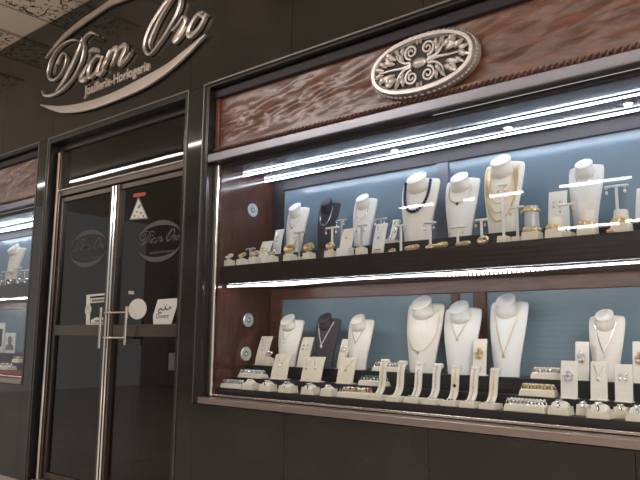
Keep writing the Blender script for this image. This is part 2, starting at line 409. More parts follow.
for side, (xa, xb) in enumerate(((DX0 + .125, XC - .012), (XC + .012, DX1 - .037))):
    lf = MB(); st = .052
    if side == 0: lf.box(xa, xa + .03, -.02, .02, .035, 2.29); lf.box(xb - st, xb, -.035, .02, .035, 2.29)
    else: lf.box(xa, xa + st * .8, -.035, .02, .035, 2.29); lf.box(xb - .014, xb, -.01, .02, .035, 2.29)
    i0, i1 = (xa + .03, xb - st) if side == 0 else (xa + st * .8, xb - .014)
    lf.box(i0, i1, -.02, .02, .035, .085); lf.box(i0, i1, -.02, .02, 2.25, 2.29)
    o = lf.build('leaf', 'bronze', door, bevel=.003)
    MB().box(i0, i1, -.028, .022, 1.15, 1.235).build('mid_rail', 'bronze', o, bevel=.004)
    MB().box(i0, i1, -.004, .004, .085, 1.15).build('pane', 'doorglass', o, sm=False)
    MB().box(i0, i1, -.004, .004, 1.235, 2.25).build('pane', 'doorglass', o, sm=False)
    ch = MB(); xs = xb - .006 if side == 0 else xa + .006
    ch.tube([(xs, -.04, .04), (xs, -.04, 2.28)], .006, 6).build('edge_strip', 'chrome', o)
    hx = (HLX if side == 0 else HRX)
    h = MB(); h.tube([(hx, -.075, 1.06 if side == 0 else 1.09), (hx, -.075, 1.36)], .011, 10)
    for z_ in (1.14, 1.32):
        ex = xb - .02 if side == 0 else xa + .02
        h.tube([(hx, -.075, z_), (ex, -.075, z_), (ex, -.03, z_)], .007, 8)
    h.build('handle', 'chrome', o)
    # etched logo on the upper pane
    box_ = ((70, 106, 230, 267), (137, 181, 220, 262))[side]
    cx_, cy_ = (box_[0] + box_[1]) / 2, (box_[2] + box_[3]) / 2
    q = at(cx_, cy_, YD - .005); a_ = at(box_[0], cy_, YD - .005); b_ = at(box_[1], cy_, YD - .005)
    hw = (b_.x - a_.x) / 2; hh = .148
    e = MB()
    for s_ in (1, -1):
        U, Q = [], []
        for k in range(25):
            t = PI * (.07 + .86 * k / 24); U.append((hw * math.cos(t), s_ * hh * math.sin(t)))
            Q.append((hw * math.cos(t), s_ * hh * (math.sin(t) - .24 * math.sin(t) ** 1.5) - 0))
        e.ribbon(U, Q, -.0015, 0)
    sx_ = 2 * hw * .94 / (rel([pz(208, 14)])[0][0] - rel([pz(42, 91)])[0][0])
    x0_ = (rel([pz(208, 14)])[0][0] + rel([pz(42, 91)])[0][0]) / 2
    for i, pl in enumerate(SIGN):
        e.stroke([((a - x0_) * sx_, (b - .02) * sx_ * 1.0) for a, b in rel([pz(*p) for p in pl])], max(WID[i] * sx_, .006), -.0015, 0)
    eo = e.build('etched_logo', 'etch', o, loc=(q.x, -.0045, q.z))
    text_mesh('Joaillerie-Horlogerie', 'etched_lettering', 'etch', hw * 1.1, .028, .0012, offset=.01, parent=eo, loc=(-hw * .42, 0, -.095))

# stickers on the door glass
def P3(x, y, Y=YD - .0048): return at(x, y, Y)
def plate(m_, pts, y0, y1):
    r0 = [(p[0], y0, p[1]) for p in pts]; r1 = [(p[0], y1, p[1]) for p in pts]; m_.loft([r1, r0]); return m_
def sticker(pxs, mat, name, lab, parent_c=None):
    q = [P3(*p) for p in pxs]; c_ = sum(q, Vector()) / len(q)
    o = plate(MB(), [(p.x - c_.x, p.z - c_.z) for p in q], -.0012, 0).build(name, mat, None, (c_.x, YD - .0045, c_.z), sm=False)
    if lab: tag(o, lab, 'sticker')
    return o, c_
def loc_px(c_, x, y): p = P3(x, y); return (p.x - c_.x, p.z - c_.z)
def inkstroke(o, c_, pls, w, mat='ink', name='print'):
    for pl in pls: MB().stroke([loc_px(c_, *p) for p in pl], w, -.002, -.0012).build(name, mat, o)
o, c_ = sticker([(158, 299.5), (179.5, 298), (171, 325), (153.5, 325.5), (153, 316)], 'sticker', 'opening_sticker', 'white slanted sticker with Arabic word above Ouvert on right door leaf')
# handwritten-looking two-line print
inkstroke(o, c_, [[(171.5, 308.5), (170, 307), (169, 309), (166.5, 309.5), (165.5, 307), (164.5, 309.5), (162.5, 310), (161, 308.5), (159.5, 309.5), (158.5, 311.5), (160, 313), (162, 312.5)]], .009)
inkstroke(o, c_, [[(166.2, 304.8), (166.6, 304.8)], [(164, 305.3), (164.4, 305.2)], [(160.6, 310.8), (161, 310.8)]], .012)
a_ = loc_px(c_, 156, 318.5); b_ = loc_px(c_, 169, 317.5)
text_mesh('Ouvert', 'print', 'ink', b_[0] - a_[0], .034, .0008, shear=.3, offset=.004, parent=o, loc=(a_[0], -.0012, a_[1]))
# round sticker
q = P3(137.5, 309); r_ = abs(P3(146.5, 309).x - P3(128.5, 309).x) / 2
m_ = MB(); plate(m_, [(r_ * math.cos(2 * PI * k / 28), r_ * .68 * math.sin(2 * PI * k / 28)) for k in range(28)], -.0012, 0)
tag(m_.build('round_sticker', 'sticker', None, (q.x, YD - .0045, q.z), sm=False), 'plain round white sticker on right door leaf above mid rail', 'sticker')
# triangle warning sticker
q = [P3(138.5, 197), P3(148, 218.5), P3(129.5, 220)]; c_ = sum(q, Vector()) / 3
o = plate(MB(), [(p.x - c_.x, p.z - c_.z) for p in q], -.0012, 0).build('warning_sticker', 'sticker', None, (c_.x, YD - .0045, c_.z), sm=False)
tag(o, 'white triangular warning sticker with dark pictograms at top of right door leaf', 'sticker')
m_ = MB()
T = [(p.x - c_.x, p.z - c_.z) for p in q]
for i in range(3):
    a, b = Vector(T[i]) * .93, Vector(T[(i + 1) % 3]) * .93; m_.stroke([tuple(a), tuple((a + b) / 2), tuple(b)], .006, -.002, -.0012)
for x_, y_, r_ in ((139, 207, .016), (140.5, 205, .01), (137, 212, .010), (141, 213, .013), (134.5, 216, .012), (143.5, 216, .012), (139, 217, .008)):
    X_, Z_ = loc_px(c_, x_, y_); plate(m_, [(X_ + r_ * math.cos(2 * PI * k / 8), Z_ + r_ * .8 * math.sin(2 * PI * k / 8)) for k in range(8)], -.002, -.0012)
m_.build('pictogram', 'stickergrey', o)
o, c_ = sticker([(133.5, 194), (145.5, 192), (145.5, 195.5), (133.5, 197.5)], 'redink', 'label_strip', 'thin red label strip just above the triangular warning sticker')
o, c_ = sticker([(128.5, 291), (134, 291), (134, 294.5), (128.5, 294)], pbr and 'pink', 'small_sticker', 'tiny pink sticker above the round white sticker')
# watch advert sticker, left leaf
def mm(pxs): return [loc_px(c2, *p) for p in pxs]
q = P3(98, 310); c2 = q
m_ = MB()
for pl in ([(86.5, 295), (110.5, 292.5), (110.5, 294.5), (90, 296.5), (90, 323), (86, 325)],
           [(90.5, 298.5), (109.5, 297), (109.5, 301.5), (90.5, 303)],
           [(91, 320), (96, 317.5), (107, 317.5), (109.5, 320), (109.5, 323), (91, 324)],
           [(86, 323.5), (110, 322.5), (110, 324.5), (86, 325)]):
    plate(m_, mm(pl), -.0012, 0)
m_.stroke(mm([(88.3, 296), (88.2, 310), (88, 324)]), .05, -.0013, 0)
plate(m_, [(loc_px(c2, 88.2, 310)[0] + .045 * math.cos(2 * PI * k / 16), loc_px(c2, 88.2, 310)[1] + .042 * math.sin(2 * PI * k / 16)) for k in range(16)], -.0014, 0)
o = m_.build('advert_sticker', 'sticker', None, (c2.x, YD - .0045, c2.z), sm=False)
tag(o, 'white open-frame sticker with a wristwatch shape on left door leaf', 'sticker')
m_ = MB()
plate(m_, mm([(92, 299.6), (108, 298.2), (108, 300.6), (92, 301.8)]), -.002, -.0012)
m_.build('print', 'stickergrey', o); m_ = MB()
plate(m_, mm([(95, 320.3), (106, 319.6), (106, 321.2), (95, 321.9)]), -.002, -.0012)
m_.build('print', 'stickergrey', o)
m_ = MB(); X_, Z_ = loc_px(c2, 88.2, 310)
m_.torus((X_, -.0016, Z_), .028, .002, 'y', 16, 4); m_.box(X_ - .001, X_ + .001, -.003, -.0014, Z_, Z_ + .02); m_.box(X_, X_ + .014, -.003, -.0014, Z_ - .001, Z_ + .001)
m_.build('watch_dial', 'stickergrey', o)
# hours plate lower right
o, c_ = sticker([(169, 353), (178.5, 352.5), (178, 370), (168.5, 370.5)], 'etch', 'small_notice', 'small dark notice low on the right door leaf under the mid rail')

# shop interior behind the door
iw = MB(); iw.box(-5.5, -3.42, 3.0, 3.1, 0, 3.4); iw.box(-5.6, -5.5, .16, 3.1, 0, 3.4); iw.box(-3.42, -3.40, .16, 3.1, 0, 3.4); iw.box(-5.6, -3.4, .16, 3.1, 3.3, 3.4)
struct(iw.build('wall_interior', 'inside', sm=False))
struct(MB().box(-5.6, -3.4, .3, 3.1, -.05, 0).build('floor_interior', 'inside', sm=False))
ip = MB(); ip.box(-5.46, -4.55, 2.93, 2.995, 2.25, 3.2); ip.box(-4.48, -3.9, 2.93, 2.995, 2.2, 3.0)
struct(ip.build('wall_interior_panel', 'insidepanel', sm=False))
area('interior_light', (-4.5, 2.0, 3.25), (math.radians(35), 0, 0), 1.2, .3, 9, (.85, .93, 1))

# ================================================================ SHOW WINDOWS
YG = .08
def show_window(n, x0, x1, post_at, med):
    wn = empty('window_%d' % n, (0, YG, 0)); struct(wn)
    MB().box(x0, x1, -.075, .0, 2.270, 2.328).build('head_rail', 'alu', wn, bevel=.006)
    MB().box(x0, x1, -.010, .0, 2.240, 2.266).build('head_bead', 'frame_dark', wn, bevel=.003)
    MB().box(x0, x1, -.085, -.002, SILL + .002, SILL + .042).build('sill', 'sill', wn, bevel=.005)
    MB().box(x0, x1, -.012, .0, SILL + .046, SILL + .060).build('sill_bead', 'chrome', wn, bevel=.003)
    MB().box(x0, x1, -.006, -.001, SILL + .065, 2.238).build('pane', 'glass', wn, sm=False)
    if post_at is not None:
        s_ = 1 if post_at < (x0 + x1) / 2 else -1
        MB().box(post_at, post_at + s_ * .03, -.02, .0, SILL + .05, 2.26).build('post', 'trim', wn, bevel=.003)
        MB().tube([(post_at + s_ * .040, -.012, SILL + .05), (post_at + s_ * .040, -.012, 2.26)], .0115, 10).build('post_trim', 'chrome', wn)
    # dark reveal lining
    rv = MB()
    rv.box(x0, x1, -.075, .05, TOPZ - .02, TOPZ - .001)
    if post_at is not None:
        if s_ == 1: rv.box(WX0 + .001, x0, -.075, .05, SILL + .002, TOPZ - .001)
        else: rv.box(x1, LWX1 - .001, -.075, .05, SILL + .002, TOPZ - .001)
    rv.build('reveal', 'frame_dark', wn, sm=False)
    return wn
show_window(1, WX0 + .045, 1.0, WX0 + .045, True)
show_window(2, -8.1, LWX1 - .03, LWX1 - .03, False)

def carved_board(x0, x1, lab):
    e = empty('carved_panel', ((x0 + x1) / 2, .11, 2.55)); h = (x1 - x0) / 2
    tag(e, lab, 'panel')
    # undulating carved relief field
    NX, NZ = int((x1 - x0) / .02), 26; rows = []
    def relief(X, Z):
        u_, v_ = X * .9 + Z * .5, Z - X * .22
        return (.011 * noise.noise((u_ * 4.5, v_ * 17, 1.3)) + .006 * noise.noise((u_ * 13, v_ * 38, 7.1)) + .0025 * noise.noise((u_ * 34, v_ * 80, 3.7))) * math.sin(PI * min(max((Z + .17) / .34, 0), 1))
    m_ = MB()
    for k in range(NZ + 1):
        z = -.165 + .33 * k / NZ
        rows.append([(-h + 2 * h * i / NX, -.03 - relief(x0 + 2 * h * i / NX, z), z) for i in range(NX + 1)])
    m_.loft(rows, cap=False, closed=False)
    m_.box(-h, h, -.012, 0.0, -.18, .2)
    m_.build('field', 'carved', e)
    f_ = MB(); f_.box(-h, h, -.06, 0, .165, .225); f_.box(h - .035, h, -.05, 0, -.21, .165)
    f_.build('frame', 'framedk', e, bevel=.006)  # dark tone paints in the shadow under the overhang
    MB().box(-h, -h + .035, -.05, 0, -.21, .165).build('stile', 'woodred', e, bevel=.006)
    b_ = MB(); b_.box(-h, h, -.05, 0, -.212, -.168)
    n_ = int(2 * h / .03)
    for i in range(n_):
        X_ = -h + (i + .5) * 2 * h / n_
        b_.tube([(X_ - .014, -.05, -.205), (X_, -.060, -.192), (X_ + .014, -.05, -.174)], [.003, .009, .003], 6)
    b_.build('carved_border', 'carved', e)
    return e
carved_board(WX0 + .045, 1.0, 'long reddish carved wood panel above the main display window')
carved_board(-8.1, LWX1 - .03, 'reddish carved wood panel above the far left display window')

# medallion
md = empty('medallion', (-1.725, .018, 2.535)); tag(md, 'oval silver medallion with carved scrolling leaves on the wooden panel', 'ornament')
a_, b_ = .298, .146
ov = lambda s_, t: (a_ * s_ * math.cos(t), b_ * s_ * math.sin(t))
def superel(t, A, B):
    c_, s_ = math.cos(t), math.sin(t); return (A * math.copysign(abs(c_) ** .9, c_), B * math.copysign(abs(s_) ** .9, s_))
m_ = MB(); N = 72
m_.loft([[(superel(2 * PI * k / N, A, B)[0], y, superel(2 * PI * k / N, A, B)[1]) for k in range(N)] for A, B, y in ((a_ + .016, b_ + .020, .045), (a_ + .006, b_ + .01, -.0), (a_ - .002, b_ + .002, -.012), (a_ - .02, b_ - .016, -.012), (a_ - .028, b_ - .024, 0.0))][::-1])
for k in range(64):                          # pointed edging round the rim
    t = 2 * PI * k / 64; X_, Z_ = superel(t, a_ + .008, b_ + .012)
    m_.ball((X_, .018, Z_), .0120, 6, sz=.9)
m_.build('rim', 'med' if 'med' in M else 'silver', md)
M['medal'] = pbr('aged_silver', (.66, .62, .60), .35, .75); M['medground'] = pbr('aged_silver_ground', (.05, .046, .046), .5, .3)
M['medrim'] = pbr('aged_silver_rim', (.58, .55, .54), .32, .8)
md.children[0].data.materials[0] = M['medrim']
m_ = MB(); m_.loft([[(superel(2 * PI * k / N, A, B)[0], y, superel(2 * PI * k / N, A, B)[1]) for k in range(N)] for A, B, y in ((a_ - .03, b_ - .026, .003), (a_ - .03, b_ - .026, -.001))])
m_.build('ground', 'medground', md)
m_ = MB(); m_.ball((0, -.008, 0), .045, 16, sz=.62, sy=.4); m_.build('boss', 'medal', md)
m_ = MB()
def spray(pts, r0, r1):
    P = smooth([(x, -.008, z) for x, z in pts], 5); n_ = len(P); m_.tube(P, [r0 + (r1 - r0) * i / (n_ - 1) for i in range(n_)], 6)
def leaf(x, z, ang, L_, w_):
    pts = [(x + L_ * t * math.cos(ang), -.006 - .008 * math.sin(PI * t), z + L_ * t * math.sin(ang)) for t in (0, .25, .5, .75, 1)]
    m_.tube(pts, [w_ * .35, w_ * .9, w_, w_ * .7, w_ * .12], 6)
for sx in (1, -1):
    for sz in (1, -1):
        # spiral scroll near the centre
        sp_ = []
        for k in range(26):
            t = k / 25; an = -PI * .5 + t * 3.6 * PI; r_ = .040 * (1 - t * .85); sp_.append((sx * (.048 + r_ * math.cos(an)), -.008, sz * (.068 + r_ * math.sin(an))))
        m_.tube(sp_, [.0075 * (1 - .4 * k / 25) for k in range(26)], 6)
        spray([(sx * .05, sz * .012), (sx * .09, sz * .018), (sx * .125, sz * .045), (sx * .14, sz * .085)], .009, .004)
        for (x, z, a, L_, w_) in ((.095, .03, 60, .05, .010), (.10, .06, 95, .045, .010), (.12, .07, 55, .042, .010), (.14, .05, 30, .06, .012), (.15, .03, 15, .08, .012),
                                  (.17, .035, 50, .055, .011), (.20, .025, 35, .058, .011), (.165, .075, 20, .045, .010), (.185, .06, 70, .035, .009), (.22, .012, 12, .055, .010), (.01, .10, 90, .03, .007)):
            leaf(sx * x, sz * z, math.atan2(sz * math.sin(math.radians(a)), sx * math.cos(math.radians(a))), L_ * 1.05, w_ * 1.25)
    spray([(sx * .045, 0), (sx * .10, .006 * sx), (sx * .17, 0), (sx * .25, 0)], .011, .004)
m_.build('scrollwork', 'medal', md)

# ---------------------------------------------------------------- display cabinets
CT = 2.235      # underside of the cabinet top
YB = .58
SX = -3.27
Z1, Z2 = 1.60, 1.68              # upper tiers
L1, L2, L3 = .84, .90, .975      # lower tiers
Y1 = .30; Y2, Y3 = .24, .34
def cabinet(x0, x1, lab, posts):
    e = empty('display_cabinet', ((x0 + x1) / 2, .09, 0)); ox = (x0 + x1) / 2; tag(e, lab, 'cabinet')
    def B(name, mat, *b, bev=0, lab=None):
        m_ = MB()
        for q in b: m_.box(q[0] - ox, q[1] - ox, q[2] - .09, q[3] - .09, q[4], q[5])
        o = m_.build(name, mat, e, sm=bool(bev), bevel=bev)
        if lab: o['label'] = lab
        return o
    B('side_panel', 'wood', (x0 - .03, x0, .085, YB + .03, .70, CT + .03)); B('side_panel', 'wood', (x1, x1 + .03, .085, YB + .03, .70, CT + .03))
    B('top_panel', 'cabtop', (x0, x1, .085, YB + .03, CT, CT + .03))
    B('bottom_panel', 'black', (x0, x1, .085, YB + .03, .70, .74))
    B('back_board', 'wood', (x0, x1, YB + .012, YB + .03, .74, CT))
    # blue back panels within wooden framing
    fw = .035
    xs = [x0 + .10] + sum([[p - .04, p + .04] for p in posts[0]], []) + [x1 - .02]
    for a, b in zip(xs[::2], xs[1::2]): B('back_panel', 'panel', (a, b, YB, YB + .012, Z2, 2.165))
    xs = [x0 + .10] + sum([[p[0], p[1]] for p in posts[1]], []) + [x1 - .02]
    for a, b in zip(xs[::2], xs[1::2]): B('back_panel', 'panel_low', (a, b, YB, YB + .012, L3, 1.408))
    fr_ = [(x0, x0 + .10, YB - .015, YB + .012, .98, 1.48), (x0, x0 + .10, YB - .015, YB + .012, 1.68, CT), (x0 + .1, x1, YB - .015, YB + .012, 2.165, CT), (x0 + .1, x1, YB - .015, YB + .012, 1.408, 1.48)]
    B('back_frame', 'framedk', fr_[1], fr_[2], bev=.003); fr_ = [fr_[0], fr_[3]]
    if posts[0]: B('back_post', 'greypost', *[(p - .04, p + .04, YB - .015, YB + .012, 1.68, 2.165) for p in posts[0]], bev=.003)
    fr_ += [(p[0], p[1], YB - .015, YB + .012, .975, 1.408) for p in posts[1]]
    B('back_frame', 'woodred', *fr_, bev=.003)
    B('shelf', 'shelf', (x0, x1, .10, YB, 1.485, Z1), bev=.003)
    B('riser', 'black', (x0, x1, Y1, YB, Z1, Z2), bev=.003, lab='black cloth riser on the upper shelf')
    B('shelf_cloth', 'black', (x0 + .01, x1, .105, Y1, Z1 - .03, Z1 + .0005))
    B('step', 'black', (x0, x1, .105, YB, .74, L1), bev=.003, lab='lowest black display step')
    B('step', 'black', (x0, x1, Y2, YB, L1, L2), bev=.003, lab='middle black display step')
    B('step', 'black', (x0, x1, Y3, YB, L2, L3), bev=.003, lab='top black display step')
    return e
pa = colX(443.5, YB, 1.95)
pl = [(colX(452, YB, 1.35), colX(460, YB, 1.35)), (colX(474, YB, 1.35), colX(487, YB, 1.35))]
cabinet(SX, .98, 'dark wood display cabinet with blue back behind the main window', ([pa], pl))
cabinet(-8.0, LWX1 - .06, 'dark wood display cabinet with blue back in the far left window', ([], []))

def led(x0, x1, Y, Z, lab, mat='led', wav=0.0, beads=False, hw=.0034):
    e = empty('led_strip', ((x0 + x1) / 2, Y, Z)); h = (x1 - x0) / 2
    n_ = max(2, int((x1 - x0) / .06)); m_ = MB()
    rings = []
    for i in range(n_ + 1):
        X_ = -h + 2 * h * i / n_; y = wav * math.sin(X_ * 4.1 + Y * 40) + wav * .5 * math.sin(X_ * 9.3); z = -.004 - abs(wav) * .4 * (1 + math.sin(X_ * 6 + 1))
        rings.append([(X_, y - hw, z), (X_, y + hw, z), (X_, y + hw, z + .004), (X_, y - hw, z + .004)])
    ch_ = MB().box(-h, h, -.008 - wav, .008 + wav, 0, .004).build('channel', 'cabtop' if mat == 'led' else 'shelf', e, sm=False)
    m_.loft(rings); m_.build('diodes', mat, ch_, sm=False)
    if beads:
        q = MB(); nb = int((x1 - x0) / .022)
        for i in range(nb):
            X_ = -h + (i + .5) * 2 * h / nb; q.box(X_ - .005, X_ + .005, -.026 - wav, -.020 - wav, -.016 + .006 * math.sin(X_ * 5), -.007 + .006 * math.sin(X_ * 5))
        q.build('bead_diodes', 'spot', ch_, sm=False)
    tag(e, lab, 'light'); return e
led(SX + .005, .95, .27, CT - .006, 'front cool white light strip under the cabinet top of main window', wav=.003)
led(SX + .005, .95, .48, CT - .006, 'rear cool white light strip under the cabinet top of main window', wav=.003)
led(SX + .04, .95, .15, 1.478, 'cool white light strip under the middle shelf of the main window', 'led_low', wav=.004, beads=True)
led(-8.0, LWX1 - .07, .27, CT - .006, 'front cool white light strip at top of far left window', wav=.003)
led(-8.0, LWX1 - .07, .46, CT - .006, 'rear cool white light strip at top of far left window', wav=.003)
led(-8.0, LWX1 - .07, .15, 1.478, 'cool white light strip under the middle shelf of far left window', 'led_low', wav=.004)
def downlight(px, lab):
    X_ = colX(px, .38, CT); e = empty('downlight', (X_, .38, CT))
    MB().lathe([(.030, 0), (.030, -.006), (.022, -.007), (.022, -.003)], 20).build('ring', 'chrome', e)
    MB().lathe([(.020, -.0035), (.020, -.006)], 16).build('lens', 'spot', e); tag(e, lab, 'light')
downlight(508, 'recessed round downlight in cabinet top above the gold-chain bust'); downlight(628, 'recessed round downlight in cabinet top near the right edge')
downlight(395, 'recessed round downlight in cabinet top above the white bust left of the blue beads')
def disc(px, py, lab):
    lo, hi = .1, .57
    for _ in range(40):
        mid = (lo + hi) / 2
        if proj((SX, mid, 1.5))[0] < px: lo = mid
        else: hi = mid
    p = at(px, py, mid); e = empty('disc_light', (SX, mid, p.z)); e.rotation_euler = (0, PI / 2, 0)
    MB().lathe([(.046, 0), (.046, .005), (.041, .009), (.029, .006)], 28).build('bezel', 'discbezel', e)
    MB().lathe([(.0285, .002), (.028, .005), (.02, .006), (.004, .007)], 24).build('lens', 'lens', e)
    MB().lathe([(.010, .006), (.007, .010)], 12).build('bulb', 'spot' if False else 'stone', e); tag(e, lab, 'light')
disc(250.5, 210.5, 'round chrome disc light on the side panel above the shelf'); disc(249, 320, 'upper round chrome disc light on the side panel below the shelf')
disc(247.5, 354, 'lower round chrome disc light on the side panel below the shelf')

# ================================================================ DISPLAY PIECES
CACHE = {}
def cm(key, fn):
    if key not in CACHE: CACHE[key] = fn()
    return CACHE[key]
def bust_prof(w, h):
    hw = w / 2
    zs = [0, .12, .3, .5, .66, .80, .875, .91, .93]
    ws = [.64, .68, .78, .90, .97, 1.0, .985, .92, .66]
    yo = lambda t: .16 * h * t * t + .02 * h * t
    return hw, zs, ws, yo
def interp(t, a, b):
    for i in range(len(a) - 1):
        if t <= a[i + 1]: return b[i] + (b[i + 1] - b[i]) * (t - a[i]) / (a[i + 1] - a[i])
    return b[-1]
def bust_y(w, h, x, z):
    hw, zs, ws, yo = bust_prof(w, h); t = min(max(z / h, 0), .86); W_ = hw * max(interp(t, zs, ws), .9)
    u = min(abs(x) / W_, 1); return yo(t) - .17 * w * (1 - u * u) - .02 * w
def bust_meshes(w, h, mat):
    hw, zs, ws, yo = bust_prof(w, h); rings = []; n_ = 12
    Z = [zs[0]] + [a for k in range(len(zs) - 1) for a in (zs[k] + (zs[k + 1] - zs[k]) * .5, zs[k + 1])]
    for t in Z:
        W_ = hw * interp(t, zs, ws); r_ = []
        for i in range(n_ + 1):
            u = -1 + 2 * i / n_; r_.append((u * W_, yo(t) - .17 * w * (1 - u * u) - .02 * w, t * h))
        for i in range(n_ + 1):
            u = 1 - 2 * i / n_; r_.append((u * W_ * .98, yo(t) - .10 * w * (1 - u * u) + .045 * w, t * h))
        rings.append(r_)
    a = MB().loft(rings).mesh('torso', mat)
    nr = []
    for (t, s_, fw, tl) in ((.70, .40, -.02, .1), (.78, .60, .0, .25), (.84, .54, .05, .4), (.885, .49, .09, .55), (.92, .485, .115, .66), (.925, .505, .12, .68), (.938, .505, .13, .70), (.943, .46, .135, .72)):
        c_ = yo(.8) - .10 * w - fw * w * .8; rr_ = hw * s_
        nr.append([(rr_ * math.cos(2 * PI * j / 20), c_ + rr_ * .74 * math.sin(2 * PI * j / 20), t * h + tl * rr_ * math.sin(2 * PI * j / 20)) for j in range(20)])
    b = MB().loft(nr).mesh('neck', mat)
    return a, b
ALL = []
def place(x, Z, Y): return Vector((colX(x, Y, Z), Y, Z))
def bust(xp, wpx, hpx, Z, Y, mat, lab, rz=0):
    P = place(xp, Z, Y); sx, sy, sz = pxm(P.x, P.y, P.z + .15); h = round(hpx / sz, 3); w = round(min((wpx - sy * .035) / sx, .30), 3)
    e = empty('necklace_bust', P, rz); a, b = cm(('bust', w, h, mat), lambda: bust_meshes(w, h, mat))
    link('torso', a, e); link('neck', b, e)
    tag(e, lab, 'jewellery bust', None); e['w'] = w; e['h'] = h
    del e['w']; del e['h']
    return dict(P=P, w=w, h=h, rz=rz)
def necklace(B, style, mat, lab, drop=.5, spread=.5, r=.0018, pend=None, top=.84):
    w, h = B['w'], B['h']; e = empty('necklace', B['P'], B['rz']); N = 28; pts = []
    for i in range(N + 1):
        s_ = -1 + 2 * i / N; x = spread * w / 2 * (s_ if style == 'v' else math.sin(s_ * PI / 2))
        d = (1 - abs(s_) ** 1.15) if style == 'v' else math.cos(s_ * PI / 2) ** .75
        z = h * (top - drop * d); pts.append(Vector((x, bust_y(w, h, x, z) - r - .0015, z)))
    m_ = MB()
    if style == 'bead' or r > .004:
        L_ = [0]
        for a, b in zip(pts, pts[1:]): L_.append(L_[-1] + (b - a).length)
        n_ = int(L_[-1] / (r * 1.9))
        for k in range(n_ + 1):
            d = L_[-1] * k / n_; i = max(j for j in range(len(L_)) if L_[j] <= d + 1e-9); i = min(i, N - 1)
            p = pts[i].lerp(pts[i + 1], (d - L_[i]) / max(L_[i + 1] - L_[i], 1e-6)); m_.ball(p, r, 7)
    else: m_.tube(pts, r, 5)
    m_.build('chain', mat, e)
    if pend:
        p = pts[N // 2]; q = MB()
        q.ball((p.x, p.y - .003, p.z - .010 * pend[1]), .007 * pend[1], 8, sz=1.5); q.build('pendant', pend[0], e)
    tag(e, lab, 'necklace'); return e

def earring(e_loc, lab, mat='gold', drop=.03, grp=None, two=None):
    """a pair of drop earrings: one thing, two children"""
    e = empty('earring_pair', e_loc)
    for s_ in (-1, 1):
        m_ = MB(); x = s_ * two
        m_.torus((x, -.004, -.008), .006, .0012, 'y', 10, 4); m_.ball((x, -.004, -.014 - drop * .5), .0065, 7, sz=drop * 60 * .8); m_.build('earring', mat, e)
    tag(e, lab, 'earrings', grp)
def tstand(xp, Z, Y, wpx, hpx, lab, base='box', mat='acrylic', ear=None, emat='gold', disc=False):
    P = place(xp, Z, Y); sx, sy, sz = pxm(P.x, P.y, P.z + .1); h = hpx / sz; w = max(wpx / sx, .035)
    e = empty('earring_stand', P); bh = .035 if base == 'box' else .006
    if base == 'box': MB().box(-.026, .026, -.026, .026, 0, bh, .003, .003).build('base', 'cream', e, bevel=.003)
    else: MB().lathe([(.024, 0), (.024, .004), (.008, .009)], 16).build('base', mat, e)
    MB().box(-.006, .006, -.005, .005, bh - .002, h - .004).build('post', mat, e, bevel=.002)
    if disc: MB().lathe([(w * .30, h - .010), (w * .5, h - .006), (w * .5, h), (w * .35, h + .002)], 20, sy=.6).build('crossbar', 'white', e)
    else: MB().box(-w / 2, w / 2, -.008, .008, h - .010, h).build('crossbar', mat, e, bevel=.003)
    tag(e, lab, 'earring stand')
    if ear: earring(P + Vector((0, -.009, h - .006)), ear, emat, .03, None, w * .38)
def card(xp, Z, Y, wpx, hpx, lab, jewel=None, jm='gold', mat='ivory', kind=0, lean=.32):
    P = place(xp, Z, Y); sx, sy, sz = pxm(P.x, P.y, P.z + .08); h = hpx / sz; w = max((wpx - sy * h * lean * .8) / sx, .045)
    e = empty('display_card', P); m_ = MB(); rings = []
    for k in range(9):
        t = k / 8; y = h * lean * (t ** 1.4) ; z = h * t; rings.append([(-w / 2, y, z), (w / 2, y, z), (w / 2, y + .010, z), (-w / 2, y + .010, z)])
    m_.loft(rings).build('face', mat, e, bevel=.002)
    MB().box(-w / 2, w / 2, -.012, .02 + h * lean * .5, 0, .006).build('foot', mat, e, bevel=.002)
    MB().box(-w * .15, w * .15, h * lean * .45, h * lean * .5 + .004, .006, h * .55).build('strut', mat, e)
    tag(e, lab, 'display card')
    if jewel:
        yy = lambda t: h * lean * (t ** 1.4) - .004
        n = empty('pendant' if kind == 0 else 'earring_pair', P); q = MB()
        if kind == 0:
            q.tube([(-w * .3, yy(.92), h * .92), (-w * .1, yy(.7), h * .70), (0, yy(.6), h * .60), (w * .1, yy(.7), h * .70), (w * .3, yy(.92), h * .92)], .0014, 5); q.build('chain', jm, n)
            q = MB(); q.ball((0, yy(.55) - .002, h * .55), .009, 8); q.build('drop', jm if jm != 'silver' else 'stone', n); tag(n, jewel, 'pendant')
        elif kind == 1:
            for s_ in (-1, 1):
                q = MB(); q.ball((s_ * w * .17, yy(.72) - .001, h * .72), .0075, 7); q.ball((s_ * w * .17, yy(.6) - .002, h * .60), .006, 7, sz=1.6); q.build('earring', jm, n)
            tag(n, jewel, 'earrings')
        else:
            for (a, b) in ((0, .7), (.16, .62), (-.16, .62), (.1, .52), (-.1, .52)):
                q = MB(); 
                if (a, b) == (0, .7): qq = MB()
                qq.ball((a * w, yy(b) - .002, h * b), .011, 7)
            qq.build('flower', jm, n); tag(n, jewel, 'brooch')
